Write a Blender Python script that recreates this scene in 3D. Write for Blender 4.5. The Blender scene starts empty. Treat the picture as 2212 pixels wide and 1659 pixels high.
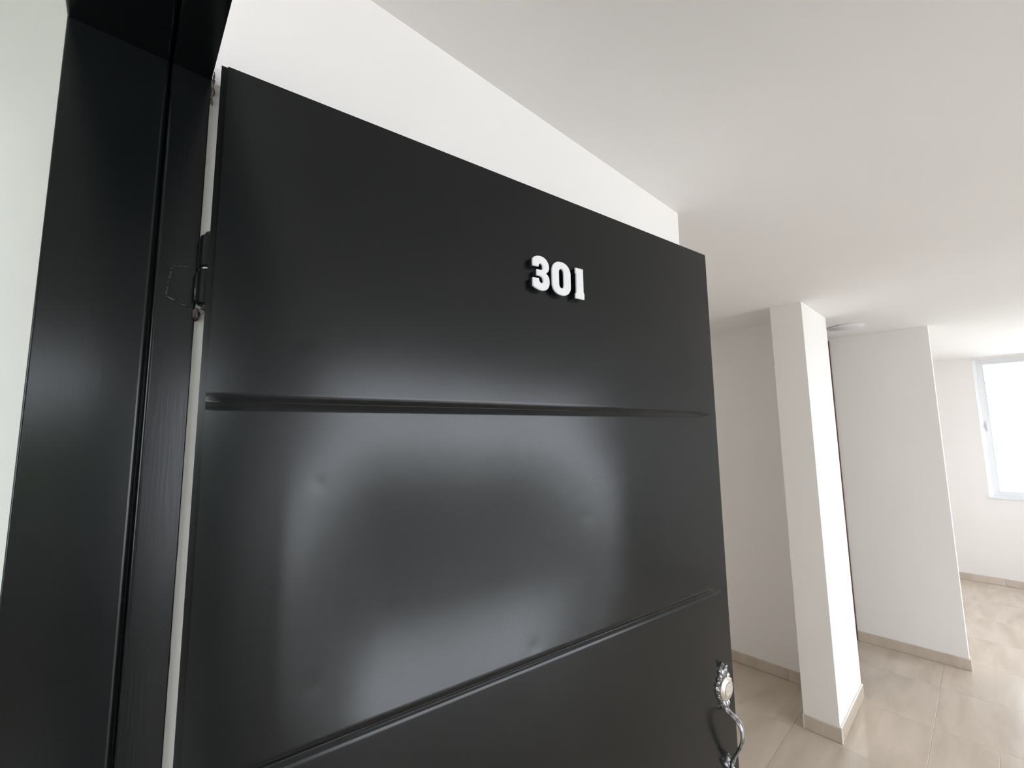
import bpy, bmesh, math, random
from mathutils import Vector, Matrix, noise

random.seed(7)
SC = bpy.context.scene
COL = SC.collection

# ------------------------------------------------------------------ camera
def make_camera():
    yaw, pitch, roll = 0.8306, 0.1131, -0.0131
    f = Vector((-math.sin(yaw) * math.cos(pitch), math.cos(yaw) * math.cos(pitch), math.sin(pitch)))
    r0 = Vector((math.cos(yaw), math.sin(yaw), 0.0))
    u0 = r0.cross(f)
    c, s = math.cos(roll), math.sin(roll)
    r = c * r0 + s * u0
    u = -s * r0 + c * u0
    cam = bpy.data.cameras.new('camera')
    cam.sensor_fit = 'HORIZONTAL'
    cam.sensor_width = 36.0
    cam.lens = 924.88 / 2212.0 * 36.0
    cam.clip_start = 0.02
    cam.clip_end = 200
    o = bpy.data.objects.new('camera', cam)
    COL.objects.link(o)
    m = Matrix.Identity(4)
    for i in range(3):
        m[i][0], m[i][1], m[i][2] = r[i], u[i], -f[i]
    m[0][3], m[1][3], m[2][3] = 0.0, 0.0, 1.633
    o.matrix_world = m
    SC.camera = o
make_camera()

# ------------------------------------------------------------------ sky, exposure
world = bpy.data.worlds.new('overcast_sky')
SC.world = world
world.use_nodes = True
bg = world.node_tree.nodes['Background']
bg.inputs['Color'].default_value = (0.91, 0.965, 1.04, 1)
bg.inputs['Strength'].default_value = 11.1
SC.view_settings.view_transform = 'Standard'
SC.view_settings.look = 'None'
SC.view_settings.exposure = 0.0
SC.view_settings.gamma = 1.0
SC.view_settings.use_curve_mapping = False
SC.cycles.max_bounces = 14
SC.cycles.diffuse_bounces = 9
SC.cycles.glossy_bounces = 6
SC.cycles.transparent_max_bounces = 12
SC.cycles.sample_clamp_indirect = 8.0

def portal(name, loc, rot, sx, sy):
    """daylight portal in a window opening: guides sky sampling, gives no light of its own"""
    l = bpy.data.lights.new(name, 'AREA')
    l.shape = 'RECTANGLE'; l.size = sx; l.size_y = sy
    l.cycles.is_portal = True
    o = bpy.data.objects.new(name, l)
    COL.objects.link(o)
    o.location = loc; o.rotation_euler = rot
    return o
H = math.pi / 2

# ------------------------------------------------------------------ dimensions (metres, X right, Y into the flat, Z up)
HC = 2.3737                      # ceiling
JX, JXR = -0.5804, 0.445         # door frame reveals
JY0, JY1, JZ = -0.0666, 0.0531, 2.0534
LX, LY = -0.6417, 1.3663         # wall behind the open door
PX0, PX1, PY0, PY1 = -0.8184, -0.6553, 2.8946, 3.4726   # pier
W1Y = 3.3457
W2Y, W2X = 4.3462, -0.2141
FY = 6.8366
RX = 4.2                         # window wall of the living room
WZ0, WZ1 = 0.885, 2.352
BB = 0.0706                      # tile skirting height
CX0, CX1, CY0 = -0.86, 4.2, -1.55

# ------------------------------------------------------------------ materials
def nt(name):
    m = bpy.data.materials.new(name); m.use_nodes = True
    return m, m.node_tree, m.node_tree.nodes['Principled BSDF']

def noise_bump(t, p, scale, strength, dist=0.002, detail=4, stretch=None):
    tc = t.nodes.new('ShaderNodeTexCoord')
    n = t.nodes.new('ShaderNodeTexNoise'); n.inputs['Scale'].default_value = scale; n.inputs['Detail'].default_value = detail
    if stretch:
        mp = t.nodes.new('ShaderNodeMapping'); mp.inputs['Scale'].default_value = stretch
        t.links.new(tc.outputs['Object'], mp.inputs['Vector']); t.links.new(mp.outputs['Vector'], n.inputs['Vector'])
    else:
        t.links.new(tc.outputs['Object'], n.inputs['Vector'])
    b = t.nodes.new('ShaderNodeBump'); b.inputs['Strength'].default_value = strength; b.inputs['Distance'].default_value = dist
    t.links.new(n.outputs['Fac'], b.inputs['Height']); t.links.new(b.outputs['Normal'], p.inputs['Normal'])
    return tc, n

def plain(name, col, rough=0.5, metal=0.0, bump=None, spec=0.5):
    m, t, p = nt(name)
    p.inputs['Base Color'].default_value = (*col, 1); p.inputs['Roughness'].default_value = rough
    p.inputs['Metallic'].default_value = metal; p.inputs['Specular IOR Level'].default_value = spec
    if bump: noise_bump(t, p, *bump)
    return m

def mottled(name, c1, c2, scale, rough, bump=None, stretch=None, lo=0.35, hi=0.65, metal=0.0):
    m, t, p = nt(name)
    tc = t.nodes.new('ShaderNodeTexCoord'); n = t.nodes.new('ShaderNodeTexNoise')
    n.inputs['Scale'].default_value = scale; n.inputs['Detail'].default_value = 5
    src = tc.outputs['Object']
    if stretch:
        mp = t.nodes.new('ShaderNodeMapping'); mp.inputs['Scale'].default_value = stretch
        t.links.new(src, mp.inputs['Vector']); src = mp.outputs['Vector']
    t.links.new(src, n.inputs['Vector'])
    r = t.nodes.new('ShaderNodeValToRGB')
    r.color_ramp.elements[0].position = lo; r.color_ramp.elements[0].color = (*c1, 1)
    r.color_ramp.elements[1].position = hi; r.color_ramp.elements[1].color = (*c2, 1)
    t.links.new(n.outputs['Fac'], r.inputs['Fac']); t.links.new(r.outputs['Color'], p.inputs['Base Color'])
    p.inputs['Roughness'].default_value = rough; p.inputs['Metallic'].default_value = metal
    if bump: noise_bump(t, p, *bump)
    return m

M = {}
M['wall'] = mottled('white_wall_paint', (0.842, 0.820, 0.796), (0.862, 0.840, 0.816), 1.3, 0.75, (160, 0.10, 0.001))
M['ceiling'] = mottled('white_ceiling_paint', (0.87, 0.857, 0.845), (0.89, 0.877, 0.865), 1.1, 0.85, (140, 0.10, 0.001))
M['corridor'] = mottled('corridor_wall_paint', (0.78, 0.79, 0.755), (0.80, 0.81, 0.775), 1.3, 0.8, (150, 0.10, 0.001))
M['screed'] = plain('beige_grout', (0.40, 0.34, 0.27), 0.8)
M['caulk'] = plain('white_caulk', (0.80, 0.78, 0.73), 0.55)
M['black_paint'] = mottled('black_door_paint', (0.0045, 0.0055, 0.0060), (0.0065, 0.0078, 0.0082), 3.0, 0.215, (420, 0.04, 0.0006, 3))
M['black_frame'] = mottled('black_frame_paint', (0.0030, 0.0040, 0.0045), (0.0055, 0.0065, 0.0070), 4.0, 0.20,
                           (60, 0.035, 0.0008, 4, (6.0, 6.0, 0.35)))
M['black_edge'] = mottled('black_rough_paint', (0.006, 0.006, 0.007), (0.03, 0.026, 0.024), 60, 0.5, (200, 0.5, 0.002))
M['cement'] = mottled('painted_cement_crumbs', (0.05, 0.04, 0.038), (0.26, 0.22, 0.20), 90, 0.8, (300, 0.6, 0.002))
M['rust'] = mottled('brown_primer', (0.012, 0.010, 0.009), (0.06, 0.045, 0.035), 60, 0.6, (200, 0.4, 0.002))
M['white_plastic'] = plain('white_plastic', (0.76, 0.765, 0.77), 0.4)
M['black_plastic'] = plain('black_plastic', (0.008, 0.008, 0.009), 0.45)
M['pewter'] = mottled('antique_pewter', (0.10, 0.10, 0.105), (0.46, 0.455, 0.46), 120, 0.34, (260, 0.35, 0.0015), metal=1.0, lo=0.3, hi=0.6)
M['nickel'] = plain('satin_nickel', (0.80, 0.74, 0.68), 0.30, 1.0)
M['nickel_face'] = plain('brushed_nickel', (0.66, 0.62, 0.57), 0.40, 1.0)
M['keyway'] = plain('dark_keyway', (0.03, 0.025, 0.02), 0.6)
M['aluminium'] = plain('white_aluminium', (0.80, 0.82, 0.84), 0.35)
M['gasket'] = plain('grey_gasket', (0.36, 0.50, 0.50), 0.6)
M['wood'] = mottled('reddish_brown_wood', (0.07, 0.026, 0.018), (0.14, 0.055, 0.035), 6, 0.45, stretch=(8, 8, 0.6))
M['lamp_ring'] = plain('lamp_ring', (0.78, 0.78, 0.80), 0.45)
M['lamp_face'] = plain('lamp_diffuser', (0.82, 0.80, 0.84), 0.55)
M['concrete'] = mottled('pale_paving', (0.50, 0.50, 0.48), (0.60, 0.60, 0.57), 0.6, 0.9)
M['leaf'] = mottled('tree_leaf', (0.03, 0.085, 0.015), (0.07, 0.16, 0.03), 0.8, 0.9)
M['bark'] = plain('tree_bark', (0.10, 0.075, 0.05), 0.9)

for k, v in (('black_paint', 0.31), ('black_frame', 0.28)):
    M[k].node_tree.nodes['Principled BSDF'].inputs['Specular IOR Level'].default_value = v

def tile_material():
    m, t, p = nt('beige_porcelain_tile')
    tc = t.nodes.new('ShaderNodeTexCoord')
    oi = t.nodes.new('ShaderNodeObjectInfo')
    add = t.nodes.new('ShaderNodeVectorMath'); add.operation = 'MULTIPLY_ADD'
    add.inputs[1].default_value = (1, 1, 1)
    sc = t.nodes.new('ShaderNodeVectorMath'); sc.operation = 'SCALE'; sc.inputs['Scale'].default_value = 9.0
    comb = t.nodes.new('ShaderNodeCombineXYZ')
    t.links.new(oi.outputs['Random'], comb.inputs[0]); t.links.new(oi.outputs['Random'], comb.inputs[1])
    t.links.new(comb.outputs[0], sc.inputs[0])
    t.links.new(tc.outputs['Object'], add.inputs[0]); t.links.new(sc.outputs[0], add.inputs[2])
    mp = t.nodes.new('ShaderNodeMapping'); mp.inputs['Scale'].default_value = (5.5, 1.1, 1.0)
    t.links.new(add.outputs[0], mp.inputs['Vector'])
    n = t.nodes.new('ShaderNodeTexNoise'); n.inputs['Scale'].default_value = 1.7; n.inputs['Detail'].default_value = 6
    n.inputs['Distortion'].default_value = 0.6
    t.links.new(mp.outputs[0], n.inputs['Vector'])
    r = t.nodes.new('ShaderNodeValToRGB')
    r.color_ramp.elements[0].position = 0.32; r.color_ramp.elements[0].color = (0.50, 0.425, 0.345, 1)
    r.color_ramp.elements[1].position = 0.70; r.color_ramp.elements[1].color = (0.60, 0.525, 0.445, 1)
    t.links.new(n.outputs['Fac'], r.inputs['Fac'])
    t.links.new(r.outputs['Color'], p.inputs['Base Color'])
    p.inputs['Roughness'].default_value = 0.13
    p.inputs['Specular IOR Level'].default_value = 0.6
    b = t.nodes.new('ShaderNodeBump'); b.inputs['Strength'].default_value = 0.12; b.inputs['Distance'].default_value = 0.004
    n2 = t.nodes.new('ShaderNodeTexNoise'); n2.inputs['Scale'].default_value = 5.0; n2.inputs['Detail'].default_value = 2
    t.links.new(add.outputs[0], n2.inputs['Vector'])
    t.links.new(n2.outputs['Fac'], b.inputs['Height']); t.links.new(b.outputs['Normal'], p.inputs['Normal'])
    return m
M['tile'] = tile_material()

def glass_material():
    m = bpy.data.materials.new('window_glass'); m.use_nodes = True
    t = m.node_tree; t.nodes.clear()
    out = t.nodes.new('ShaderNodeOutputMaterial'); mix = t.nodes.new('ShaderNodeMixShader')
    tr = t.nodes.new('ShaderNodeBsdfTransparent'); tr.inputs['Color'].default_value = (0.95, 0.95, 0.95, 1)
    gl = t.nodes.new('ShaderNodeBsdfGlossy'); gl.inputs['Roughness'].default_value = 0.0
    fr = t.nodes.new('ShaderNodeFresnel'); fr.inputs['IOR'].default_value = 1.45
    t.links.new(fr.outputs[0], mix.inputs[0]); t.links.new(tr.outputs[0], mix.inputs[1]); t.links.new(gl.outputs[0], mix.inputs[2])
    t.links.new(mix.outputs[0], out.inputs[0])
    return m
M['glass'] = glass_material()

# ------------------------------------------------------------------ mesh helpers
def link(name, me, parent=None):
    o = bpy.data.objects.new(name, me); COL.objects.link(o)
    if parent is not None: o.parent = parent
    return o

def obj(name, bm, mat, parent=None, smooth=False):
    bmesh.ops.recalc_face_normals(bm, faces=bm.faces)
    me = bpy.data.meshes.new(name); bm.to_mesh(me); bm.free()
    me.materials.append(mat)
    if smooth:
        for p in me.polygons: p.use_smooth = True
    return link(name, me, parent)

def sharp(o, deg=35):
    for p in o.data.polygons: p.use_smooth = True
    o.data.set_sharp_from_angle(angle=math.radians(deg))
    return o

def add_box(bm, lo, hi, bevel=0.0, seg=1):
    r = bmesh.ops.create_cube(bm, size=1.0)
    c = [(lo[i] + hi[i]) / 2 for i in range(3)]; d = [hi[i] - lo[i] for i in range(3)]
    for v in r['verts']:
        v.co = Vector((c[0] + v.co.x * d[0], c[1] + v.co.y * d[1], c[2] + v.co.z * d[2]))
    if bevel:
        es = list({e for v in r['verts'] for e in v.link_edges})
        bmesh.ops.bevel(bm, geom=es, offset=bevel, segments=seg, profile=0.5, affect='EDGES')

def box(name, lo, hi, mat, parent=None, bevel=0.0, seg=1):
    bm = bmesh.new(); add_box(bm, lo, hi, bevel, seg)
    return obj(name, bm, mat, parent)

def boxes(name, lst, mat, parent=None, bevel=0.0):
    bm = bmesh.new()
    for lo, hi in lst: add_box(bm, lo, hi, bevel)
    return obj(name, bm, mat, parent)

def add_prism(bm, pts, a, b, axis='Z', holes=()):
    """extrude a 2-D outline between a and b along an axis"""
    def P(p, w):
        return (p[0], p[1], w) if axis == 'Z' else ((w, p[0], p[1]) if axis == 'X' else (p[0], w, p[1]))
    loops = [list(pts)] + [list(h) for h in holes]
    es, top = [], []
    for L in loops:
        vs = [bm.verts.new(P(p, a)) for p in L]
        es += [bm.edges.new((vs[i], vs[(i + 1) % len(vs)])) for i in range(len(vs))]
    g = bmesh.ops.triangle_fill(bm, edges=es, use_beauty=True)
    fs = [f for f in g['geom'] if isinstance(f, bmesh.types.BMFace)]
    r = bmesh.ops.extrude_face_region(bm, geom=fs)
    d = Vector(P((0, 0), b)) - Vector(P((0, 0), a))
    bmesh.ops.translate(bm, vec=d, verts=[v for v in r['geom'] if isinstance(v, bmesh.types.BMVert)])

def add_lathe(bm, prof, n=32, centre=(0, 0, 0), axis='Z'):
    """revolve (radius, height) profile; closed with a fan at zero radius"""
    rings = []
    for r, h in prof:
        ring = []
        for k in range(1 if r < 1e-7 else n):
            a = 2 * math.pi * k / n
            x, y = r * math.cos(a), r * math.sin(a)
            p = (x, y, h) if axis == 'Z' else ((x, -h, y) if axis == 'Y' else (h, x, y))
            ring.append(bm.verts.new(Vector(p) + Vector(centre)))
        rings.append(ring)
    for A, B in zip(rings, rings[1:]):
        for k in range(n):
            a0, a1 = A[k % len(A)], A[(k + 1) % len(A)]
            b0, b1 = B[k % len(B)], B[(k + 1) % len(B)]
            vs = []
            for v in (a0, a1, b1, b0):
                if v not in vs: vs.append(v)
            if len(vs) >= 3: bm.faces.new(vs)

def structure(o, label=None):
    o['kind'] = 'structure'
    if label: o['label'] = label
    return o

def thing(o, label, cat, group=None):
    o['label'] = label; o['category'] = cat
    if group: o['group'] = group
    return o

def empty(name, loc=(0, 0, 0), rz=0.0):
    o = bpy.data.objects.new(name, None); COL.objects.link(o)
    o.empty_display_size = 0.1
    o.location = loc; o.rotation_euler = (0, 0, rz)
    return o

# ------------------------------------------------------------------ room shell
XL, XR, QX, QX2 = -3.1, RX + 0.15, 1.75, 1.90
floor = structure(boxes('floor', [((XL, CY0 - 0.12, -0.25), (XR, 4.58, -0.0022)), ((XL, 4.58, -0.25), (QX2, FY + 0.15, -0.0022))], M['screed']),
                  'beige porcelain tiled floor of the flat and landing')
structure(boxes('ceiling', [((XL, CY0 - 0.12, HC), (XR, 4.58, HC + 0.2)), ((XL, 4.58, HC), (QX + 0.15, FY + 0.15, HC + 0.2))], M['ceiling']),
          'flat white painted ceiling over the flat')
structure(box('wall_left', (XL, JY1 - 0.01, -0.02), (LX, LY, HC + 0.05), M['wall']),
          'bright white wall behind the open black door')
structure(box('wall_end', (XL - 0.12, CY0 - 0.12, -0.25), (XL, FY + 0.15, HC + 0.2), M['wall']),
          'white end wall closing the two side passages')
structure(box('wall_hall', (XL, W1Y, -0.02), (PX0, PY1, HC + 0.05), M['wall']),
          'shaded beige white wall between black door and pier')
structure(box('wall_pier', (PX0, PY0, -0.02), (PX1, PY1, HC + 0.05), M['wall']),
          'white wall end like a pillar with one bright side')
D2X0, D2X1, D2Z = -1.68, -0.86, 2.325
structure(boxes('wall_rear', [((XL, W2Y, -0.02), (D2X0, W2Y + 0.07, HC + 0.05)),
                              ((D2X1, W2Y, -0.02), (W2X, W2Y + 0.07, HC + 0.05)),
                              ((D2X0, W2Y, D2Z), (D2X1, W2Y + 0.07, HC + 0.05))], M['wall']),
          'beige white wall right of the pier with tile skirting')
WX0, WX1 = -0.033, 1.62
structure(boxes('wall_far', [((XL, FY, -0.02), (WX0, FY + 0.15, HC + 0.05)),
                             ((WX1, FY, -0.02), (QX2, FY + 0.15, HC + 0.05)),
                             ((WX0, FY, -0.02), (WX1, FY + 0.15, WZ0)),
                             ((WX0, FY, WZ1), (WX1, FY + 0.15, HC + 0.05))], M['wall']),
          'brightly lit white end wall with the window')
RY0, RY1, RZ0, RZ1 = 0.36, 4.25, 0.02, 2.30
QY0, QY1, QZ1 = 4.75, 6.65, 2.30   # far room narrowed to bring its added balcony door nearer for light
structure(boxes('wall_right', [((RX, JY0, -0.02), (RX + 0.15, RY0, HC + 0.05)),
                               ((RX, RY1, -0.02), (RX + 0.15, 4.58, HC + 0.05)),
                               ((RX, RY0, -0.02), (RX + 0.15, RY1, RZ0)),
                               ((RX, RY0, RZ1), (RX + 0.15, RY1, HC + 0.05))], M['wall']),
          'white window wall of the living room')
structure(boxes('wall_far_right', [((QX, 4.43, -0.02), (XR, 4.58, HC + 0.05)),
                                   ((QX, 4.58, -0.02), (QX + 0.15, QY0, HC + 0.05)),
                                   ((QX, QY1, -0.02), (QX + 0.15, FY + 0.15, HC + 0.05)),
                                   ((QX, QY0, QZ1), (QX + 0.15, QY1, HC + 0.05)),
                                   ((QX, QY0, -0.02), (QX + 0.15, QY1, 0.02))], M['wall']),
          'white side wall of the far room around an added balcony door')
FX0, FX1, FZ = JX - 0.05, JXR + 0.05, JZ + 0.05
structure(boxes('wall_front', [((CX0 - 0.1, JY0 + 0.012, -0.02), (FX0, JY1 - 0.01, HC + 0.05)),
                               ((FX1, JY0 + 0.012, -0.02), (XR, JY1 - 0.008, HC + 0.05)),
                               ((FX0, JY0 + 0.012, FZ), (FX1, JY1 - 0.008, HC + 0.05))], M['wall']),
          'white wall that holds the entrance doorway')
structure(box('wall_landing_left', (CX0 - 0.15, CY0 - 0.12, -0.02), (CX0, JY0 + 0.012, HC + 0.05), M['corridor']),
          'pale wall of the landing left of the door frame')
SX0, SX1, SZ0, SZ1 = -0.55, 0.45, 1.10, 2.10
structure(boxes('wall_landing_back', [((CX0, CY0 - 0.12, -0.02), (SX0, CY0, HC + 0.05)),
                                      ((SX1, CY0 - 0.12, -0.02), (XR, CY0, HC + 0.05)),
                                      ((SX0, CY0 - 0.12, -0.02), (SX1, CY0, SZ0)),
                                      ((SX0, CY0 - 0.12, SZ1), (SX1, CY0, HC + 0.05))], M['corridor']),
          'white back wall of the landing with an added small window')
EY0, EY1, EZ0, EZ1 = -1.40, -0.20, 1.05, 2.30
structure(boxes('wall_landing_right', [((CX1, CY0, -0.02), (CX1 + 0.15, EY0, HC + 0.05)),
                                       ((CX1, EY1, -0.02), (CX1 + 0.15, JY0 + 0.012, HC + 0.05)),
                                       ((CX1, EY0, -0.02), (CX1 + 0.15, EY1, EZ0)),
                                       ((CX1, EY0, EZ1), (CX1 + 0.15, EY1, HC + 0.05))], M['corridor']),
          'end wall of the landing with an opening to trees')

# plaster filled in flush behind the hinge jamb, seen through the hinge gap
bm = bmesh.new(); add_box(bm, (LX - 0.01, JY1 - 0.006, 0.0), (JX - 0.0022, 0.0745, 2.075), 0.002)
obj('plaster_fill', bm, M['wall'], bpy.data.objects['wall_left'])

# ------------------------------------------------------------------ floor tiles, each its own part of the floor
TW, TD, GAP = 0.53, 0.54, 0.0010
def tile_mesh(w, d, h=0.0092):
    bm = bmesh.new(); add_box(bm, (-w / 2, -d / 2, -h), (w / 2, d / 2, 0.0))
    top = [e for e in bm.edges if all(abs(v.co.z) < 1e-6 for v in e.verts)]
    bmesh.ops.bevel(bm, geom=top, offset=0.0008, segments=2, profile=0.5, affect='EDGES')
    bmesh.ops.recalc_face_normals(bm, faces=bm.faces)
    me = bpy.data.meshes.new('floor_tile'); bm.to_mesh(me); bm.free(); me.materials.append(M['tile'])
    return me
TILE = tile_mesh(TW - GAP, TD - GAP)
cache = {}
row0 = 3.398
for k in range(-10, 8):
    y0, y1 = row0 + TD * k, row0 + TD * (k + 1)
    lo, hi = max(y0, CY0), min(y1, FY)
    if hi - lo < 0.03: continue
    off = -0.338
    j0 = math.floor((XL + 0.1 - off) / TW); j1 = math.ceil((RX - off) / TW)
    xs = [off + TW * j for j in range(j0, j1 + 1)]
    if k == -1: xs = sorted(xs + [-0.100])          # one cut tile in this row
    for x0, x1 in zip(xs, xs[1:]):
        a, b = max(x0, XL + 0.1), min(x1, RX)
        if b - a < 0.03: continue
        cx, cy = (a + b) / 2, (lo + hi) / 2
        if cx > QX2 - 0.1 and cy > 4.5: continue
        if cy < 0.05 and cx < CX0: continue
        if cx < LX - 0.3 and 0.06 < cy < LY - 0.3: continue
        w, d = round(b - a, 4), round(hi - lo, 4)
        if abs(w - TW) < 1e-3 and abs(d - TD) < 1e-3: me = TILE
        else:
            me = cache.get((w, d)) or cache.setdefault((w, d), tile_mesh(w - GAP, d - GAP))
        t = link('floor_tile', me, floor)
        t.location = (cx, cy, random.uniform(-0.0002, 0.0002))

# ------------------------------------------------------------------ tile skirtings
def skirting(name, p, q, n, label, first=0.31):
    """tile pieces from p to q (2-D), standing on the floor against a wall whose outward normal is n"""
    p, q, n = Vector(p), Vector(q), Vector(n)
    d = (q - p); L = d.length; d.normalize()
    T = 0.0095
    def quadbox(a, b, t0, t1, z0, z1, bevel=0.0):
        bm = bmesh.new()
        pts = [p + d * a + n * t0, p + d * b + n * t0, p + d * b + n * t1, p + d * a + n * t1]
        lo = [bm.verts.new((v.x, v.y, z0)) for v in pts]; hi = [bm.verts.new((v.x, v.y, z1)) for v in pts]
        bm.faces.new(lo); bm.faces.new(hi)
        for i in range(4): bm.faces.new((lo[i], lo[(i + 1) % 4], hi[(i + 1) % 4], hi[i]))
        bmesh.ops.recalc_face_normals(bm, faces=bm.faces)
        if bevel: bmesh.ops.bevel(bm, geom=list(bm.edges), offset=bevel, segments=1, affect='EDGES')
        return bm
    root = structure(obj(name, quadbox(0, L, -0.001, T - 0.004, 0.0, BB - 0.001), M['caulk']), label)
    s, nxt = 0.0, first
    while s < L - 0.005:
        e = min(L, nxt)
        if L - e < 0.04: e = L
        obj('skirting_tile', quadbox(s + 0.0008, e - 0.0008, 0.0005, T, 0.0012, BB, 0.0008), M['tile'], root)
        s, nxt = e, e + TW
    return root
sk = skirting('baseboard_pier', (PX0, PY0), (PX1 + 0.0095, PY0), (0, -1), 'tile skirting across the narrow face of the pier', 0.5)
def bead(x, y, w, h, par):
    bm = bmesh.new(); add_box(bm, (x - w / 2, y - w / 2, 0.0), (x + w / 2, y + w / 2, h), w * 0.25)
    return obj('corner_bead', bm, M['caulk'], par)
bead(PX0 + 0.0005, PY0 - 0.0075, 0.005, BB + 0.002, sk)
bead(PX1 + 0.0080, PY0 - 0.0080, 0.007, BB + 0.002, sk)
sk2 = skirting('baseboard_pier_side', (PX1, PY0 - 0.0005), (PX1, PY1), (1, 0), 'bright tile skirting along the window side of the pier', 0.9)
bm = bmesh.new()
add_box(bm, (PX1, PY0 - 0.001, BB - 0.001), (PX1 + 0.0085, PY1, BB + 0.004), 0.0018)
obj('caulk_bead', bm, M['caulk'], sk2)
skirting('baseboard_hall', (XL + 0.1, W1Y), (PX0, W1Y), (0, -1), 'tile skirting on the shaded wall left of the pier', 0.40)
skirting('baseboard_rear', (-0.81, W2Y), (W2X + 0.0095, W2Y), (0, -1), 'tile skirting on the wall right of the pier', 0.44)
skirting('baseboard_rear_end', (W2X, W2Y), (W2X, W2Y + 0.07), (1, 0), 'short tile skirting return at the end of that wall', 0.5)
skirting('baseboard_far', (XL + 0.1, FY), (QX, FY), (0, -1), 'tile skirting under the far window', 0.35)
skirting('baseboard_left', (LX, JY1), (LX, LY), (1, 0), 'tile skirting on the wall behind the door', 0.40)

# ------------------------------------------------------------------ windows
def window(name, along, a0, a1, z0, z1, face, outward, label, n_sash=2, depth=0.10):
    """aluminium sliding window. along: 'X' or 'Y'; face: coordinate of the inner wall face; outward: +1/-1"""
    root = structure(empty(name), label)
    f0, f1 = face + outward * 0.045, face + outward * (0.045 + depth * 0.85)
    lo_f, hi_f = min(f0, f1), max(f0, f1)
    def B(a, b, c, d, e=None, g=None):
        e = lo_f if e is None else e; g = hi_f if g is None else g
        if e > g: e, g = g, e
        return ((a, e, c), (b, g, d)) if along == 'X' else ((e, a, c), (g, b, d))
    fw = 0.034
    for nm, bx in (('frame_jamb', B(a0, a0 + fw, z0, z1)), ('frame_jamb', B(a1 - fw, a1, z0, z1)),
                   ('frame_head', B(a0 + fw, a1 - fw, z1 - fw, z1)), ('frame_sill', B(a0 + fw, a1 - fw, z0, z0 + fw * 0.8))):
        box(nm, *bx, M['aluminium'], root, 0.002)
    # inner sill ledge, slightly proud of the frame
    box('sill_ledge', *B(a0, a1, z0 - 0.006, z0 + 0.006, face - outward * 0.012, f0), M['aluminium'], root, 0.002)
    sw = 0.042
    span = (a1 - a0 - 2 * fw + sw * (n_sash - 1)) / n_sash
    for k in range(n_sash):
        s0 = a0 + fw + k * (span - sw); s1 = s0 + span
        g0 = f0 + outward * (0.008 + 0.032 * (k % 2)); g1 = g0 + outward * 0.028
        zb, zt = z0 + fw * 0.8, z1 - fw
        bm = bmesh.new()
        for bx in (B(s0, s0 + sw, zb, zt, g0, g1), B(s1 - sw, s1, zb, zt, g0, g1),
                   B(s0 + sw, s1 - sw, zb, zb + sw, g0, g1), B(s0 + sw, s1 - sw, zt - sw * 0.5, zt, g0, g1)):
            add_box(bm, *bx, 0.002)
        sash = obj('sash', bm, M['aluminium'], root)
        gm = (g0 + g1) / 2
        bm = bmesh.new()
        for bx in (B(s0 + sw, s0 + sw + 0.005, zb + sw, zt - sw * 0.5, g0 + outward * 0.003, g1),
                   B(s1 - sw - 0.005, s1 - sw, zb + sw, zt - sw * 0.5, g0 + outward * 0.003, g1)):
            add_box(bm, *bx)
        obj('gasket', bm, M['gasket'], sash)
        box('glass_pane', *B(s0 + sw * 0.7, s1 - sw * 0.7, zb + sw * 0.7, zt - sw * 0.3, gm - 0.002, gm + 0.002), M['glass'], sash)
        if k == 0:
            zc = (zb + zt) / 2 + 0.02
            bm = bmesh.new()
            add_box(bm, *B(s0 + 0.012, s0 + 0.030, zc - 0.055, zc + 0.055, g0 - outward * 0.010, g0), 0.003)
            add_box(bm, *B(s0 + 0.016, s0 + 0.026, zc - 0.018, zc + 0.018, g0 - outward * 0.018, g0 - outward * 0.009), 0.002)
            obj('latch', bm, M['lamp_ring'], sash)
    return root
window('window_1', 'X', WX0, WX1, WZ0, WZ1, FY, 1, 'white aluminium sliding window glaring in the far wall', 2)
window('window_2', 'Y', RY0, RY1, RZ0, RZ1, RX, 1, 'wide glazed balcony door with three sashes in the living room', 3)
window('window_added_far', 'Y', QY0, QY1, 0.02, QZ1, QX, 1, 'unseen glazed balcony door added to brighten the far room', 2)  # unseen opening, added so more daylight reaches the far wall
window('window_added_landing', 'X', SX0, SX1, SZ0, SZ1, CY0, -1, 'unseen small aluminium window added to light the landing')  # unseen, put in so daylight falls on the landing's left wall
portal('portal_far', ((WX0 + WX1) / 2, FY + 0.16, (WZ0 + WZ1) / 2), (-H, 0, 0), WX1 - WX0, WZ1 - WZ0)
portal('portal_living', (RX + 0.16, (RY0 + RY1) / 2, (RZ0 + RZ1) / 2), (0, H, 0), RZ1 - RZ0, RY1 - RY0)
portal('portal_balcony', (QX + 0.16, (QY0 + QY1) / 2, QZ1 / 2), (0, H, 0), QZ1, QY1 - QY0)
portal('portal_landing', ((SX0 + SX1) / 2, CY0 - 0.14, (SZ0 + SZ1) / 2), (H, 0, 0), SX1 - SX0, SZ1 - SZ0)
portal('portal_landing_end', (CX1 + 0.16, (EY0 + EY1) / 2, (EZ0 + EZ1) / 2), (0, H, 0), EZ1 - EZ0, EY1 - EY0)

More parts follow.
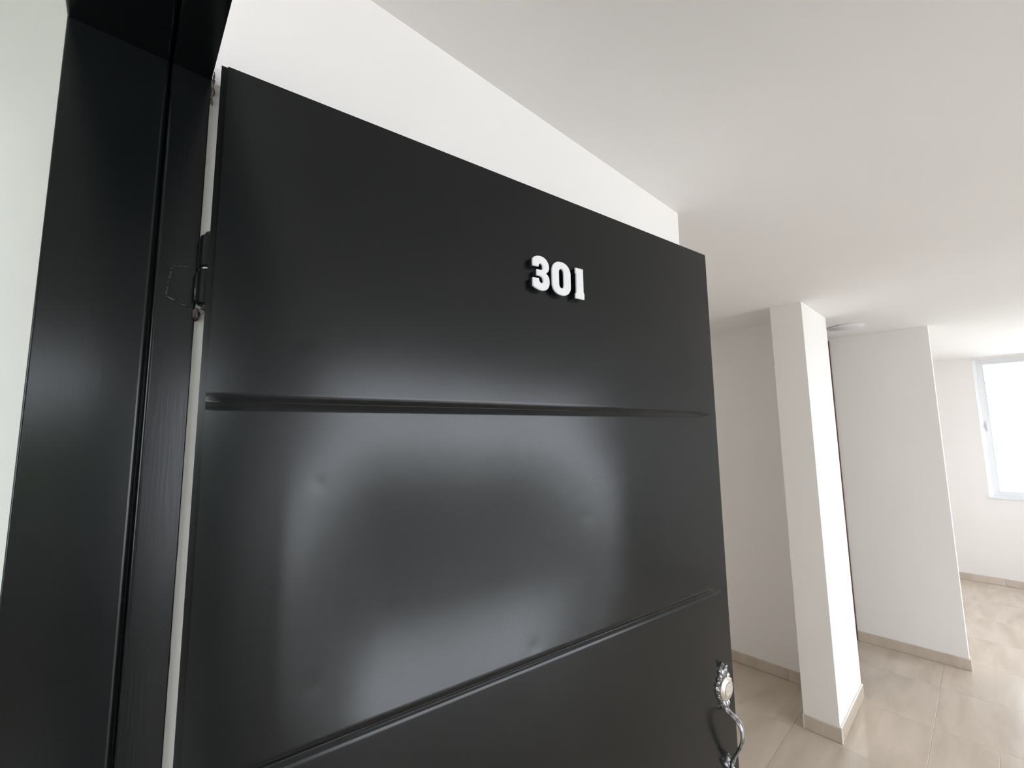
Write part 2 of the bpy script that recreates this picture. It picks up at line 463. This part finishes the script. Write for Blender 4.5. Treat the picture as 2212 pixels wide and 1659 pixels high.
# ------------------------------------------------------------------ entrance door frame (black pressed steel)
frame = structure(empty('trim_1', (0, 0, 0)), 'black painted steel frame of the entrance door with one groove')
GY0, GY1, GD = 0.0143, 0.0161, 0.014
def frame_profile():
    """(depth into wall, Y) outline of the pressed steel section, visible face at depth 0"""
    r = 0.0022
    pts = [(0.06, JY0)]
    def arc(cx, cy, a0, a1, n=4, R=r):
        for i in range(n + 1):
            a = a0 + (a1 - a0) * i / n
            pts.append((cx + R * math.cos(a), cy + R * math.sin(a)))
    e = 0.0003
    arc(r, JY0 + r, -math.pi / 2, -math.pi, 6, R=r)
    pts.append((0, JY0 + r + e))
    g = 0.0040
    pts.append((0, GY0 - g - e))
    arc(g, GY0 - g, math.pi, math.pi / 2, 8, R=g)
    pts += [(GD, GY0), (GD, GY1)]
    arc(g, GY1 + g, -math.pi / 2, -math.pi, 8, R=g)
    pts.append((0, GY1 + g + e))
    pts.append((0, JY1 - 0.0008 - e))
    r2 = 0.0008
    arc(r2, JY1 - r2, math.pi, math.pi / 2, 6, R=r2)
    pts.append((0.06, JY1))
    return pts
PROF = frame_profile()
def extrude_section(name, mapper, parent, w0, w1, n=1):
    bm = bmesh.new()
    rings = []
    for k in range(n + 1):
        rings.append([bm.verts.new(mapper(p, k / n)) for p in PROF])
    for A, B in zip(rings, rings[1:]):
        for i in range(len(A)):
            j = (i + 1) % len(A)
            bm.faces.new((A[i], A[j], B[j], B[i]))
    bm.faces.new(rings[0]); bm.faces.new(list(reversed(rings[-1])))
    return sharp(obj(name, bm, M['black_frame'], parent), 30)
extrude_section('jamb', lambda p, t: (JX - p[0], p[1], t * (JZ + p[0])), frame, 0, 1)
extrude_section('jamb', lambda p, t: (JXR + p[0], p[1], t * (JZ + p[0])), frame, 0, 1)
extrude_section('frame_head', lambda p, t: ((JX - p[0]) + t * ((JXR + p[0]) - (JX - p[0])), p[1], JZ + p[0]), frame, 0, 1)

# uneven paint edge along the inner side of the hinge jamb
def ragged_strip(name, z0, z1, x0, y0, wfun, mat, parent, n=160, depth=0.02):
    bm = bmesh.new(); prev = None
    for k in range(n + 1):
        z = z0 + (z1 - z0) * k / n
        w = wfun(z)
        ring = [bm.verts.new((x0, y0, z)), bm.verts.new((x0 - 0.001, y0 + w, z)), bm.verts.new((x0 - depth, y0 + w * 0.8, z)), bm.verts.new((x0 - depth, y0, z))]
        if prev:
            for i in range(4): bm.faces.new((prev[i], prev[(i + 1) % 4], ring[(i + 1) % 4], ring[i]))
        else: bm.faces.new(ring)
        prev = ring
    bm.faces.new(prev)
    return obj(name, bm, mat, parent)
def w_edge(z):
    return 0.0007 + 0.0008 * noise.noise(Vector((0, 3.1, z * 26))) + 0.0005 * noise.noise(Vector((1, 0, z * 120)))
ragged_strip('paint_edge', 0.02, JZ, JX - 0.0004, JY1 - 0.0008, lambda z: max(0.0003, w_edge(z)), M['black_edge'], frame)

def lump(name, centre, size, mat, parent, seed, sub=3, amp=0.45):
    bm = bmesh.new(); bmesh.ops.create_icosphere(bm, subdivisions=sub, radius=1.0)
    for v in bm.verts:
        k = 1 + amp * noise.noise(v.co * 1.7 + Vector((seed, 0, 0))) + 0.25 * noise.noise(v.co * 5 + Vector((0, seed, 0)))
        v.co = Vector((centre[0] + v.co.x * size[0] * k, centre[1] + v.co.y * size[1] * k, centre[2] + v.co.z * size[2] * k))
    return obj(name, bm, mat, parent, True)
# cement crumbs at the corner of head and hinge jamb
for i, (y, z, sy, sz) in enumerate(((0.0545, 2.052, 0.0024, 0.010), (0.0553, 2.040, 0.0030, 0.009), (0.0546, 2.028, 0.0022, 0.008), (0.0556, 2.062, 0.0016, 0.006))):
    lump('cement_crumb', (JX - 0.006, y, z), (0.006, sy, sz), M['cement'], frame, 3.7 * i + 1)

# hinges: weld plate and lower knuckle belong to the frame
HX, HY = -0.5665, 0.0622
def hinge(zc, door):
    bm = bmesh.new()
    out = [(0.0305, zc + 0.0015), (0.0460, zc + 0.0035), (0.0520, zc + 0.003), (0.0525, zc - 0.039), (0.0420, zc - 0.0405), (0.0275, zc - 0.0330), (0.0290, zc - 0.016)]
    add_prism(bm, out, JX - 0.003, JX + 0.0022, 'X')
    es = [e for e in bm.edges if all(v.co.x > JX + 0.002 for v in e.verts) and len(e.link_faces) == 2 and abs(e.calc_face_angle(0)) > 0.5]
    bmesh.ops.bevel(bm, geom=es, offset=0.0007, segments=2, affect='EDGES')
    obj('hinge_plate', bm, M['black_frame'], frame)
    # weld bead round the plate
    bm = bmesh.new()
    path = [Vector((JX + 0.0008, y, z)) for y, z in (out[1], out[0], out[6], out[5], out[4], out[3])]
    for a, b in zip(path, path[1:]):
        n = max(2, int((b - a).length / 0.0013))
        for k in range(n):
            c = a.lerp(b, (k + 0.5) / n)
            r = 0.0012 * random.uniform(0.6, 1.35)
            if random.random() < 0.18: continue
            s = bmesh.ops.create_icosphere(bm, subdivisions=1, radius=r)
            for v in s['verts']: v.co = v.co * random.uniform(0.85, 1.15) + c
    obj('weld_bead', bm, M['black_edge'], frame, True)
    R = 0.0100
    def knuckle(name, z0, z1, par, mat):
        bm = bmesh.new()
        add_lathe(bm, [(0, z0), (R - 0.002, z0), (R, z0 + 0.002), (R, z1 - 0.002), (R - 0.002, z1), (0, z1)], 24, (HX, HY, 0))
        add_box(bm, (JX - 0.002, JY1 - 0.003, z0 + 0.004), (HX, HY - 0.003, z1 - 0.003), 0.001)
        return sharp(obj(name, bm, mat, par), 40)
    knuckle('hinge_knuckle', zc - 0.041, zc - 0.0008, frame, M['black_frame'])
    bm = bmesh.new()
    add_lathe(bm, [(0, zc - 0.0008), (R - 0.0025, zc - 0.0008), (R - 0.0025, zc + 0.0012), (0, zc + 0.0012)], 20, (HX, HY, 0))
    obj('hinge_washer', bm, M['pewter'], frame)
    box('hinge_strap', (JX - 0.004, JY1 - 0.001, zc + 0.001), (HX - 0.004, HY + 0.002, zc + 0.037), M['black_frame'], frame, 0.001)
    lump('cement_crumb', (JX + 0.003, JY1 + 0.001, zc - 0.049), (0.006, 0.0030, 0.0075), M['rust'], frame, zc * 5)
    lump('weld_lump', (HX - 0.001, HY + 0.001, zc - 0.043), (0.007, 0.006, 0.0035), M['rust'], frame, zc * 3)
    # upper knuckle moves with the door
    bm = bmesh.new()
    add_lathe(bm, [(0, 0.0012), (R - 0.002, 0.0012), (R, 0.003), (R, 0.037), (R - 0.002, 0.039), (0, 0.039)], 24, (0, 0, 0))
    k = sharp(obj('hinge_knuckle', bm, M['black_frame'], door), 40)
    k.location = door.matrix_world.inverted() @ Vector((HX, HY, zc))
    w = lump('weld_lump', (0, 0, 0), (0.008, 0.007, 0.006), M['rust'], door, zc * 7)
    w.location = door.matrix_world.inverted() @ Vector((HX - 0.001, HY + 0.002, zc + 0.039))

# ------------------------------------------------------------------ entrance door leaf (open, hinged at the left jamb)
DA, DW, DT = 0.1329, 0.966, 2.0536
door = structure(empty('door_1', (-0.5412, 0.0575, 0.0), H - DA),
                 'open black steel entrance door with horizontal grooves and number 301')
bpy.context.view_layer.update()
# local axes: x along the width from the hinge edge, -y outwards (to the viewer), z up
TH = 0.040
bm = bmesh.new()
for lo, hi in (((0.0, 0.0066, 0.012), (0.014, TH, DT)), ((DW - 0.014, 0.0066, 0.012), (DW, TH, DT)),
               ((0.014, 0.0066, 0.012), (DW - 0.014, TH, 0.026)), ((0.014, 0.0066, DT - 0.014), (DW - 0.014, TH, DT)),
               ((0.014, TH - 0.012, 0.026), (DW - 0.014, TH, DT - 0.014))):
    add_box(bm, lo, hi)
leaf = obj('leaf', bm, M['black_paint'], door)
GROOVES = [0.160, 0.537, 0.9145, 1.2919, 1.6693]
GW, GDEP = 0.0128, 0.0040
DISH = 0.0170
DENTS = [(0.415, 1.6216, 0.0007, 0.007), (0.5467, 1.490, 0.0006, 0.009), (0.4305, 1.311, 0.0009, 0.010),
         (0.119, 1.577, 0.0006, 0.007), (0.118, 1.3557, 0.0010, 0.009), (0.098, 1.744, 0.0004, 0.008), (0.56, 1.335, 0.0006, 0.012)]
def skin_n(s, z, zc, hh):
    """outward offset of the pressed sheet: pillowed panels, buckles, small dents"""
    e = min(1.0, min(s - 0.006, DW - 0.004 - s) / 0.10); e = max(0.0, e)
    v = max(-1.0, min(1.0, (z - zc) / hh))
    n = 0.0
    fade = max(0.0, 1 - v * v) * (3 * e * e - 2 * e ** 3)
    if 1.29 < z < 1.67:
        # the second panel is dished: it falls back from its lower edge and comes forward again towards the top
        q = (z - 1.2919) / (1.6693 - 1.2919)
        a = max(0.0, min(1.0, (s - 0.08) / 0.13)); a = a * a * (3 - 2 * a)
        b = max(0.0, min(1.0, (0.66 - s) / 0.28)); b = b * b * (3 - 2 * b)
        if q < 0.34:
            w = math.sin(q / 0.34 * math.pi / 2)
        else:
            u = (q - 0.34) / 0.66
            w = 0.5 + 0.5 * math.cos(u * math.pi)
        n -= DISH * w * a * b
    n += 0.0016 * fade * math.sin(2.2 * s * math.pi + 7 * zc) * 0.6
    n += 0.0011 * fade * noise.noise(Vector((s * 3.2, z * 3.6, zc)))
    for ds, dz, a, r in DENTS:
        q = ((s - ds) ** 2 + (z - dz) ** 2) / (r * r)
        if q < 9: n -= 0.5 * a * math.exp(-q)
    return n
def make_panel(z0, z1, g0, g1):
    zc, hh = (z0 + z1) / 2, (z1 - z0) / 2
    zs = []
    def grooves(zz, sign):
        # rows through half a groove, from its bottom line out to the flat
        return [zz + sign * d for d in (0.0, 0.0004, 0.0009, 0.0016, 0.0028, 0.0040, 0.0047, 0.0053, 0.0059, 0.0064, 0.0069, 0.0075, 0.0082, 0.0089, 0.0097, 0.0112)]
    a = grooves(z0, 1) if g0 else [z0, z0 + 0.002]
    b = grooves(z1, -1) if g1 else [z1, z1 - 0.002]
    lo, hi = a[-1], b[-1]
    m = max(4, int((hi - lo) / 0.0045))
    zs = a + [lo + (hi - lo) * k / m for k in range(1, m)] + b[::-1]
    ns = 220
    ss = [0.0062 + (DW - 0.0044 - 0.0062) * k / ns for k in range(ns + 1)]
    def groove_depth(z, s):
        d = 1e9
        if g0: d = min(d, abs(z - z0))
        if g1: d = min(d, abs(z - z1))
        if d >= 0.0096: return 0.0
        # V channel with a rounded valley and rounded lips
        def soft(x, k): return 0.5 * (x + math.sqrt(x * x + k * k))
        v = GW / 2 - math.sqrt(d * d + 0.0006 ** 2)
        prof = soft(v, 0.0020) / (GW / 2) * min(1.0, (0.0096 - d) / 0.0020)
        f = min(1.0, max(0.0, (s - 0.004) / 0.014), max(0.0, (DW - 0.012 - s) / 0.075))
        f = max(0.0, min(1.0, f)); f = f * f * (3 - 2 * f)
        return GDEP * prof * f
    vs, fs = [], []
    for z in zs:
        for s in ss:
            vs.append((s, -(0.0002 + skin_n(s, z, zc, hh)) + groove_depth(z, s), z))
    W = ns + 1
    for r in range(len(zs) - 1):
        for c in range(ns):
            i = r * W + c
            fs.append((i, i + 1, i + W + 1, i + W))
    # skirt back to the leaf so that the sheet is a closed edge
    base = len(vs)
    border = [c for c in range(W)] + [r * W + W - 1 for r in range(1, len(zs))] + [(len(zs) - 1) * W + c for c in range(W - 2, -1, -1)] + [r * W for r in range(len(zs) - 2, 0, -1)]
    for i in border: vs.append((vs[i][0], 0.0085, vs[i][2]))
    for k in range(len(border)):
        k2 = (k + 1) % len(border)
        fs.append((border[k], base + k, base + k2, border[k2]))
    me = bpy.data.meshes.new('panel'); me.from_pydata(vs, [], fs); me.update()
    me.materials.append(M['black_paint'])
    for p in me.polygons: p.use_smooth = True
    me.set_sharp_from_angle(angle=math.radians(50))
    return link('panel', me, door)
zz = [0.016] + GROOVES + [DT - 0.0035]
for k in range(len(zz) - 1):
    make_panel(zz[k], zz[k + 1], k > 0, k < len(zz) - 2)

# pale lock edge of the leaf
box('edge_strip', (DW - 0.0006, 0.003, 0.02), (DW + 0.0006, TH - 0.004, DT - 0.006), M['aluminium'], door)

for zc in (1.8172, 1.03, 0.30): hinge(zc, door)

# --- house number
three = [(0.4294, 1.9165), (0.4318, 1.9198), (0.4368, 1.9226), (0.4421, 1.9240), (0.4474, 1.9242), (0.4527, 1.9232), (0.4581, 1.9203), (0.4616, 1.9165), (0.4637, 1.9117), (0.4643, 1.9074), (0.4637, 1.9035), (0.4615, 1.8997), (0.4572, 1.8962), (0.4612, 1.8937), (0.4638, 1.8898), (0.4647, 1.8846), (0.4645, 1.8791), (0.4628, 1.8739), (0.4600, 1.8701), (0.4559, 1.8672), (0.4510, 1.8658), (0.4458, 1.8655), (0.4406, 1.8662), (0.4354, 1.8678), (0.4314, 1.8694), (0.4292, 1.8711), (0.4292, 1.8850), (0.4420, 1.8852), (0.4425, 1.8818), (0.4442, 1.8789), (0.4468, 1.8778), (0.4495, 1.8783), (0.4507, 1.8812), (0.4505, 1.8856), (0.4487, 1.8884), (0.4452, 1.8896), (0.4412, 1.8897), (0.4377, 1.8897), (0.4377, 1.9002), (0.4461, 1.9003), (0.4492, 1.9012), (0.4506, 1.9034), (0.4503, 1.9071), (0.4486, 1.9102), (0.4457, 1.9115), (0.4433, 1.9107), (0.4422, 1.9083), (0.4416, 1.9053), (0.4294, 1.9053)]
def rounded(cx, cz, hw, hh, rx, rz, n=7):
    pts = []
    for qx, qz, a0 in ((1, 1, 0), (-1, 1, H), (-1, -1, 2 * H), (1, -1, 3 * H)):
        for i in range(n + 1):
            a = a0 + H * i / n
            pts.append((cx + qx * (hw - rx) + rx * math.cos(a), cz + qz * (hh - rz) + rz * math.sin(a)))
    return pts
zero_o = rounded(0.4914, 1.8944, 0.0211, 0.0294, 0.0190, 0.0180)
zero_i = rounded(0.4913, 1.8944, 0.0055, 0.0172, 0.0053, 0.0070)
one = [(0.5246, 1.9213), (0.5430, 1.9215), (0.5428, 1.8786), (0.5446, 1.8766), (0.5444, 1.8657), (0.5234, 1.8656), (0.5235, 1.8745), (0.5259, 1.8764), (0.5263, 1.9103), (0.5246, 1.9122)]
def inset(pts, d):
    """pull an outline inwards by d (counter-clockwise or clockwise alike)"""
    n = len(pts); area = sum(pts[i][0] * pts[(i + 1) % n][1] - pts[(i + 1) % n][0] * pts[i][1] for i in range(n))
    sg = 1 if area > 0 else -1
    out = []
    for i in range(n):
        p0, p1, p2 = Vector(pts[i - 1]), Vector(pts[i]), Vector(pts[(i + 1) % n])
        t = ((p1 - p0).normalized() + (p2 - p1).normalized())
        t = t.normalized() if t.length > 1e-9 else (p2 - p1).normalized()
        nrm = Vector((-t.y, t.x)) * sg
        out.append(tuple(p1 + nrm * d))
    return out
for figure, outline, hole in (('3', three, None), ('0', zero_o, zero_i), ('1', one, None)):
    bm = bmesh.new()
    add_prism(bm, outline, -0.0086, -0.0117, 'Y', [hole] if hole else [])
    es = [e for e in bm.edges if all(v.co.y < -0.0116 for v in e.verts) and len(e.link_faces) == 2 and e.calc_face_angle(0) > 0.5]
    bmesh.ops.recalc_face_normals(bm, faces=bm.faces)
    bmesh.ops.bevel(bm, geom=es, offset=0.0006, segments=2, affect='EDGES')
    dg = obj('digit', bm, M['white_plastic'], door)
    dg['label'] = 'white raised figure ' + figure
    bm = bmesh.new()
    add_prism(bm, inset(outline, 0.0007), 0.0012, -0.0087, 'Y', [inset(hole, -0.0009)] if hole else [])
    obj('digit_backing', bm, M['black_plastic'], dg)

# --- ornate lock plate with cylinder, thumb grip and lower rose
PSX = 0.9205
def ornate(name, half, zc, rise, par, mat, lobes):
    """cast plate from a half outline [(z, half width)]: sculpted leaf relief that rises from a thin rim"""
    base = [(w, z) for z, w in half] + [(-w, z) for z, w in reversed(half) if w > 1e-6]
    if half[0][1] < 1e-6: pass
    pts = []
    for i in range(len(base)):
        p, q = base[i], base[(i + 1) % len(base)]
        for k in range(3):
            t = k / 3
            pts.append((p[0] + (q[0] - p[0]) * t, p[1] + (q[1] - p[1]) * t))
    bm = bmesh.new(); rings = []
    NR = 11
    for j in range(-1, NR + 1):
        ring = []
        u = max(0, j) / NR
        sc = 1 - 0.86 * u
        for i, (x, z) in enumerate(pts):
            X, Z = x * sc, zc + (z - zc) * sc
            n = 0.0 if j < 0 else 0.0028 + (rise - 0.0028) * min(1.0, u * 3.2) ** 0.6
            if j > 0:
                for lx, lz, rx, rz, h, tilt in lobes:
                    for sg in ((1, -1) if lx > 1e-6 else (1,)):
                        dx, dz = X - sg * lx, Z - lz
                        c, s_ = math.cos(tilt * sg), math.sin(tilt * sg)
                        a, b = (dx * c + dz * s_) / rx, (-dx * s_ + dz * c) / rz
                        q = a * a + b * b
                        if q < 1: n = max(n, 0.0032 + h * (1 - q) ** 0.55 - 0.0011 * math.exp(-(a / 0.16) ** 2))
                n += 0.0006 * noise.noise(Vector((X * 420, Z * 420, zc)))
            ring.append(bm.verts.new((PSX + X, -n, Z)))
        rings.append(ring)
    for A, B in zip(rings, rings[1:]):
        for i in range(len(A)):
            k = (i + 1) % len(A); bm.faces.new((A[i], A[k], B[k], B[i]))
    bm.faces.new(rings[-1]); bm.faces.new(list(reversed(rings[0])))
    return sharp(obj(name, bm, mat, par), 50)
upper = [(1.1475, 0.0), (1.1435, 0.0032), (1.1395, 0.0075), (1.1355, 0.0115), (1.1315, 0.0130), (1.1280, 0.0112), (1.1262, 0.0125), (1.1235, 0.0178),
         (1.1198, 0.0212), (1.1165, 0.0202), (1.1140, 0.0225), (1.1105, 0.0262), (1.1072, 0.0258), (1.1045, 0.0272), (1.1015, 0.0288), (1.0985, 0.0272),
         (1.0950, 0.0276), (1.0915, 0.0262), (1.0885, 0.0240), (1.0850, 0.0246), (1.0812, 0.0218), (1.0785, 0.0180), (1.0755, 0.0176), (1.0722, 0.0142),
         (1.0695, 0.0118), (1.0665, 0.0128), (1.0630, 0.0110), (1.0600, 0.0078), (1.0580, 0.0)]
LOBES_U = [(0.0, 1.1335, 0.0065, 0.0100, 0.0062, 0.0), (0.0072, 1.1290, 0.0045, 0.0085, 0.0050, -0.5), (0.0160, 1.1195, 0.0045, 0.0075, 0.0046, -0.9),
           (0.0228, 1.1085, 0.0040, 0.0070, 0.0042, -0.3), (0.0245, 1.0985, 0.0036, 0.0055, 0.0042, 0.0), (0.0225, 1.0885, 0.0040, 0.0065, 0.0042, 0.4),
           (0.0165, 1.0785, 0.0042, 0.0070, 0.0046, 0.8), (0.0, 1.0685, 0.0062, 0.0105, 0.0075, 0.0), (0.0085, 1.0675, 0.0040, 0.0080, 0.0056, 0.25)]
plate = ornate('lock_plate', upper, 1.1000, 0.0058, door, M['pewter'], LOBES_U)
# curled leaf finial cast on the plate
bm = bmesh.new()
prev = None
for k in range(9):
    t = k / 8
    z = 1.1355 + 0.0125 * t; n = 0.0065 + 0.0055 * math.sin(t * 2.2) ; w = 0.0072 * (1 - t) ** 0.7 + 0.0004
    ring = [bm.verts.new((PSX - w, -n + 0.0015, z)), bm.verts.new((PSX, -n - 0.0012, z + 0.0006)), bm.verts.new((PSX + w, -n + 0.0015, z)), bm.verts.new((PSX, -n + 0.0026, z))]
    if prev:
        for i in range(4): bm.faces.new((prev[i], prev[(i + 1) % 4], ring[(i + 1) % 4], ring[i]))
    else: bm.faces.new(ring)
    prev = ring
bm.faces.new(prev)
obj('finial', bm, M['pewter'], plate, True)
CZ = 1.0972
bm = bmesh.new()
add_lathe(bm, [(0.0228, 0.006), (0.0228, 0.0086), (0.0220, 0.0094), (0.0154, 0.0128), (0.0145, 0.0128), (0.0145, 0.0108), (0.0, 0.0108)], 56, (PSX, 0, CZ), 'Y')
cyl = sharp(obj('lock_cylinder', bm, M['nickel'], door), 25)
bm = bmesh.new()
add_lathe(bm, [(0.0133, 0.0104), (0.0133, 0.0131), (0.0128, 0.0136), (0.0, 0.0136)], 48, (PSX, 0, CZ), 'Y')
face = sharp(obj('cylinder_face', bm, M['nickel_face'], cyl), 25)
bm = bmesh.new()
add_lathe(bm, [(0.0042, 0.0134), (0.0042, 0.0141), (0.0037, 0.0144), (0.0, 0.0144)], 28, (PSX, 0, CZ - 0.0095), 'Y')
sharp(obj('cylinder_plug', bm, M['nickel'], cyl), 25)
bm = bmesh.new()
add_prism(bm, [(PSX - 0.0007, CZ - 0.0125), (PSX + 0.0007, CZ - 0.0125), (PSX + 0.0004, CZ - 0.0099), (PSX + 0.0009, CZ - 0.0077), (PSX + 0.0006, CZ - 0.0065), (PSX - 0.0006, CZ - 0.0065), (PSX - 0.0009, CZ - 0.0087)], -0.0140, -0.0147, 'Y')
obj('keyhole', bm, M['keyway'], cyl)
# grip: curved cast bar
path = [(0.0040, 1.0680), (0.0085, 1.0620), (0.0170, 1.0585), (0.0255, 1.0555), (0.0320, 1.0500), (0.0365, 1.0415), (0.0383, 1.0310), (0.0372, 1.0200),
        (0.0330, 1.0075), (0.0272, 0.9950), (0.0205, 0.9830), (0.0140, 0.9735), (0.0085, 0.9660), (0.0045, 0.9600)]
def catmull(P, m=5):
    out = []
    for i in range(len(P) - 1):
        p0 = Vector(P[max(0, i - 1)]); p1 = Vector(P[i]); p2 = Vector(P[i + 1]); p3 = Vector(P[min(len(P) - 1, i + 2)])
        for k in range(m):
            t = k / m
            out.append(0.5 * ((2 * p1) + (p2 - p0) * t + (2 * p0 - 5 * p1 + 4 * p2 - p3) * t * t + (3 * p1 - p0 - 3 * p2 + p3) * t ** 3))
    out.append(Vector(P[-1])); return out
cp = catmull(path)
bm = bmesh.new(); prev = None
N = len(cp)
cp = [Vector((c.x - 0.0022 * min(1, max(0, (c.x - 0.006) / 0.02)), c.y - 0.0065)) for c in cp]
for k, c in enumerate(cp):
    t = (cp[min(N - 1, k + 1)] - cp[max(0, k - 1)]).normalized()
    nr = Vector((t.y, -t.x))                       # outwards in the (n, z) plane
    u = k / (N - 1)
    hw = 0.0072 - 0.0022 * u + 0.0012 * math.exp(-((u - 0.34) / 0.05) ** 2) + 0.0010 * math.exp(-((u - 0.55) / 0.07) ** 2)
    ht = 0.0030 + 0.0006 * math.exp(-((u - 0.34) / 0.05) ** 2)
    ring = []
    for a in range(10):
        an = 2 * math.pi * a / 10
        bx, by = hw * math.cos(an), ht * math.sin(an)
        if math.sin(an) < 0: by *= -nr.y * 0 + 1.0
        q = c + nr * by
        ring.append(bm.verts.new((PSX + bx, -q.x, q.y)))
    if prev:
        for i in range(10): bm.faces.new((prev[i], prev[(i + 1) % 10], ring[(i + 1) % 10], ring[i]))
    else: bm.faces.new(ring)
    prev = ring
bm.faces.new(prev)
grip = obj('handle_grip', bm, M['pewter'], door, True)
grip['label'] = 'curved antique pewter grip'
plate['label'] = 'ornate antique pewter lock plate'
cyl['label'] = 'round satin nickel lock cylinder'
lower = [(0.9730, 0.0), (0.9700, 0.0030), (0.9665, 0.0034), (0.9630, 0.0062), (0.9585, 0.0108), (0.9535, 0.0128), (0.9490, 0.0112), (0.9450, 0.0124), (0.9400, 0.0150),
         (0.9350, 0.0158), (0.9300, 0.0148), (0.9262, 0.0120), (0.9230, 0.0128), (0.9190, 0.0112), (0.9145, 0.0075), (0.9100, 0.0042), (0.9060, 0.0)]
LOBES_L = [(0.0, 0.9560, 0.0060, 0.0130, 0.0085, 0.0), (0.0078, 0.9530, 0.0042, 0.0095, 0.0062, 0.35), (0.0110, 0.9400, 0.0045, 0.0080, 0.0050, 0.0),
           (0.0, 0.9350, 0.0070, 0.0100, 0.0060, 0.0), (0.0090, 0.9255, 0.0042, 0.0070, 0.0048, -0.5), (0.0, 0.9150, 0.0045, 0.0080, 0.0050, 0.0)]
rose = ornate('handle_rose', lower, 0.9380, 0.0056, door, M['pewter'], LOBES_L)
# two tulip leaves that clasp the foot of the grip
for sg in (-1, 1):
    bm = bmesh.new(); prev = None
    for k in range(11):
        t = k / 10
        z = 0.9440 + (0.0270 if sg > 0 else 0.0170) * t
        n = 0.0050 + 0.0085 * math.sin(t * 2.0)
        w = 0.0048 * math.sin(math.pi * (0.12 + 0.86 * t)) + 0.0004
        x = PSX + sg * (0.0048 + 0.0030 * t * t)
        ring = [bm.verts.new((x - w, -n + 0.0010, z)), bm.verts.new((x, -n - 0.0016, z)), bm.verts.new((x + w, -n + 0.0010, z)), bm.verts.new((x, -n + 0.0022, z))]
        if prev:
            for i in range(4): bm.faces.new((prev[i], prev[(i + 1) % 4], ring[(i + 1) % 4], ring[i]))
        else: bm.faces.new(ring)
        prev = ring
    bm.faces.new(prev)
    obj('clasp_leaf', bm, M['pewter'], rose, True)

# ------------------------------------------------------------------ brown wooden door in the rear wall, seen as a sliver past the pier
d2 = structure(empty('door_2', (D2X0, W2Y, 0.0)), 'reddish brown wooden door, a sliver past the pier edge')
wd = D2X1 - D2X0
box('leaf', (0.035, 0.035, 0.008), (wd - 0.035, 0.068, D2Z - 0.035), M['wood'], d2, 0.002)
for x0, x1, z0, z1 in ((0.0, 0.035, 0.0, D2Z), (wd - 0.035, wd, 0.0, D2Z), (0.035, wd - 0.035, D2Z - 0.035, D2Z)):
    box('door_frame', (x0, -0.002, z0), (x1, 0.072, z1), M['wood'], d2, 0.001)
box('casing', (wd - 0.012, -0.014, 0.0), (wd + 0.050, 0.0, D2Z + 0.036), M['wood'], d2, 0.002)
box('casing', (-0.050, -0.014, 0.0), (0.012, 0.0, D2Z + 0.036), M['wood'], d2, 0.002)
box('casing', (-0.050, -0.016, D2Z - 0.012), (wd + 0.050, 0.0, D2Z + 0.036), M['wood'], d2, 0.002)
for z0, z1 in ((0.18, 0.95), (1.12, 2.1)):
    box('door_panel', (0.17, 0.030, z0), (wd - 0.17, 0.036, z1), M['wood'], d2, 0.002)

# ------------------------------------------------------------------ ceiling lamp
lamp = thing(empty('ceiling_lamp', (-0.616, 3.89, HC)), 'thin round white ceiling panel lamp, switched off, beside the pier', 'lamp')
bm = bmesh.new()
add_lathe(bm, [(0, 0.0), (0.102, 0.0), (0.102, -0.0022), (0.111, -0.0022), (0.1122, -0.0032), (0.1122, -0.0058), (0.1112, -0.0068), (0.1075, -0.0070), (0, -0.0070)], 72)
sharp(obj('lamp_ring', bm, M['lamp_ring'], lamp), 30)
bm = bmesh.new()
add_lathe(bm, [(0.1070, -0.0069), (0.1064, -0.0076), (0.0, -0.0078)], 64)
obj('lamp_diffuser', bm, M['lamp_face'], lamp, True)

# ------------------------------------------------------------------ outside, seen only as light through the openings
structure(box('ground', (-45, -45, -6.6), (45, 45, -6.4), M['concrete']), 'pale paved ground three floors below')
def tree(x, y, h, r, label, seed):
    root = thing(empty('tree', (x, y, -6.4)), label, 'tree')
    bm = bmesh.new()
    add_lathe(bm, [(0, 0), (0.22, 0), (0.16, h * 0.4), (0.08, h * 0.8), (0, h * 0.82)], 12)
    obj('trunk', bm, M['bark'], root, True)
    rnd = random.Random(seed); bm = bmesh.new()
    for k in range(7000):
        d = Vector((rnd.gauss(0, 1), rnd.gauss(0, 1), rnd.gauss(0, 1))).normalized()
        q = d * r * (rnd.random() ** 0.38) * (0.8 + 0.3 * noise.noise(d * 2 + Vector((seed, 0, 0))))
        c = Vector((q.x, q.y, h * 0.80 + q.z * 1.1))
        a = Vector((rnd.gauss(0, 1), rnd.gauss(0, 1), rnd.gauss(0, 1))).normalized() * 0.17
        b = a.cross(d).normalized() * 0.10
        vs = [bm.verts.new(c + v) for v in (-a, b, a, -b)]
        bm.faces.new(vs)
    f = obj('foliage', bm, M['leaf'], root); f['kind'] = 'stuff'
tree(8.6, -0.9, 8.25, 2.15, 'leafy green tree beyond the landing opening', 3)
tree(11.5, -6.2, 7.9, 2.2, 'wide green tree right of the landing opening', 5)
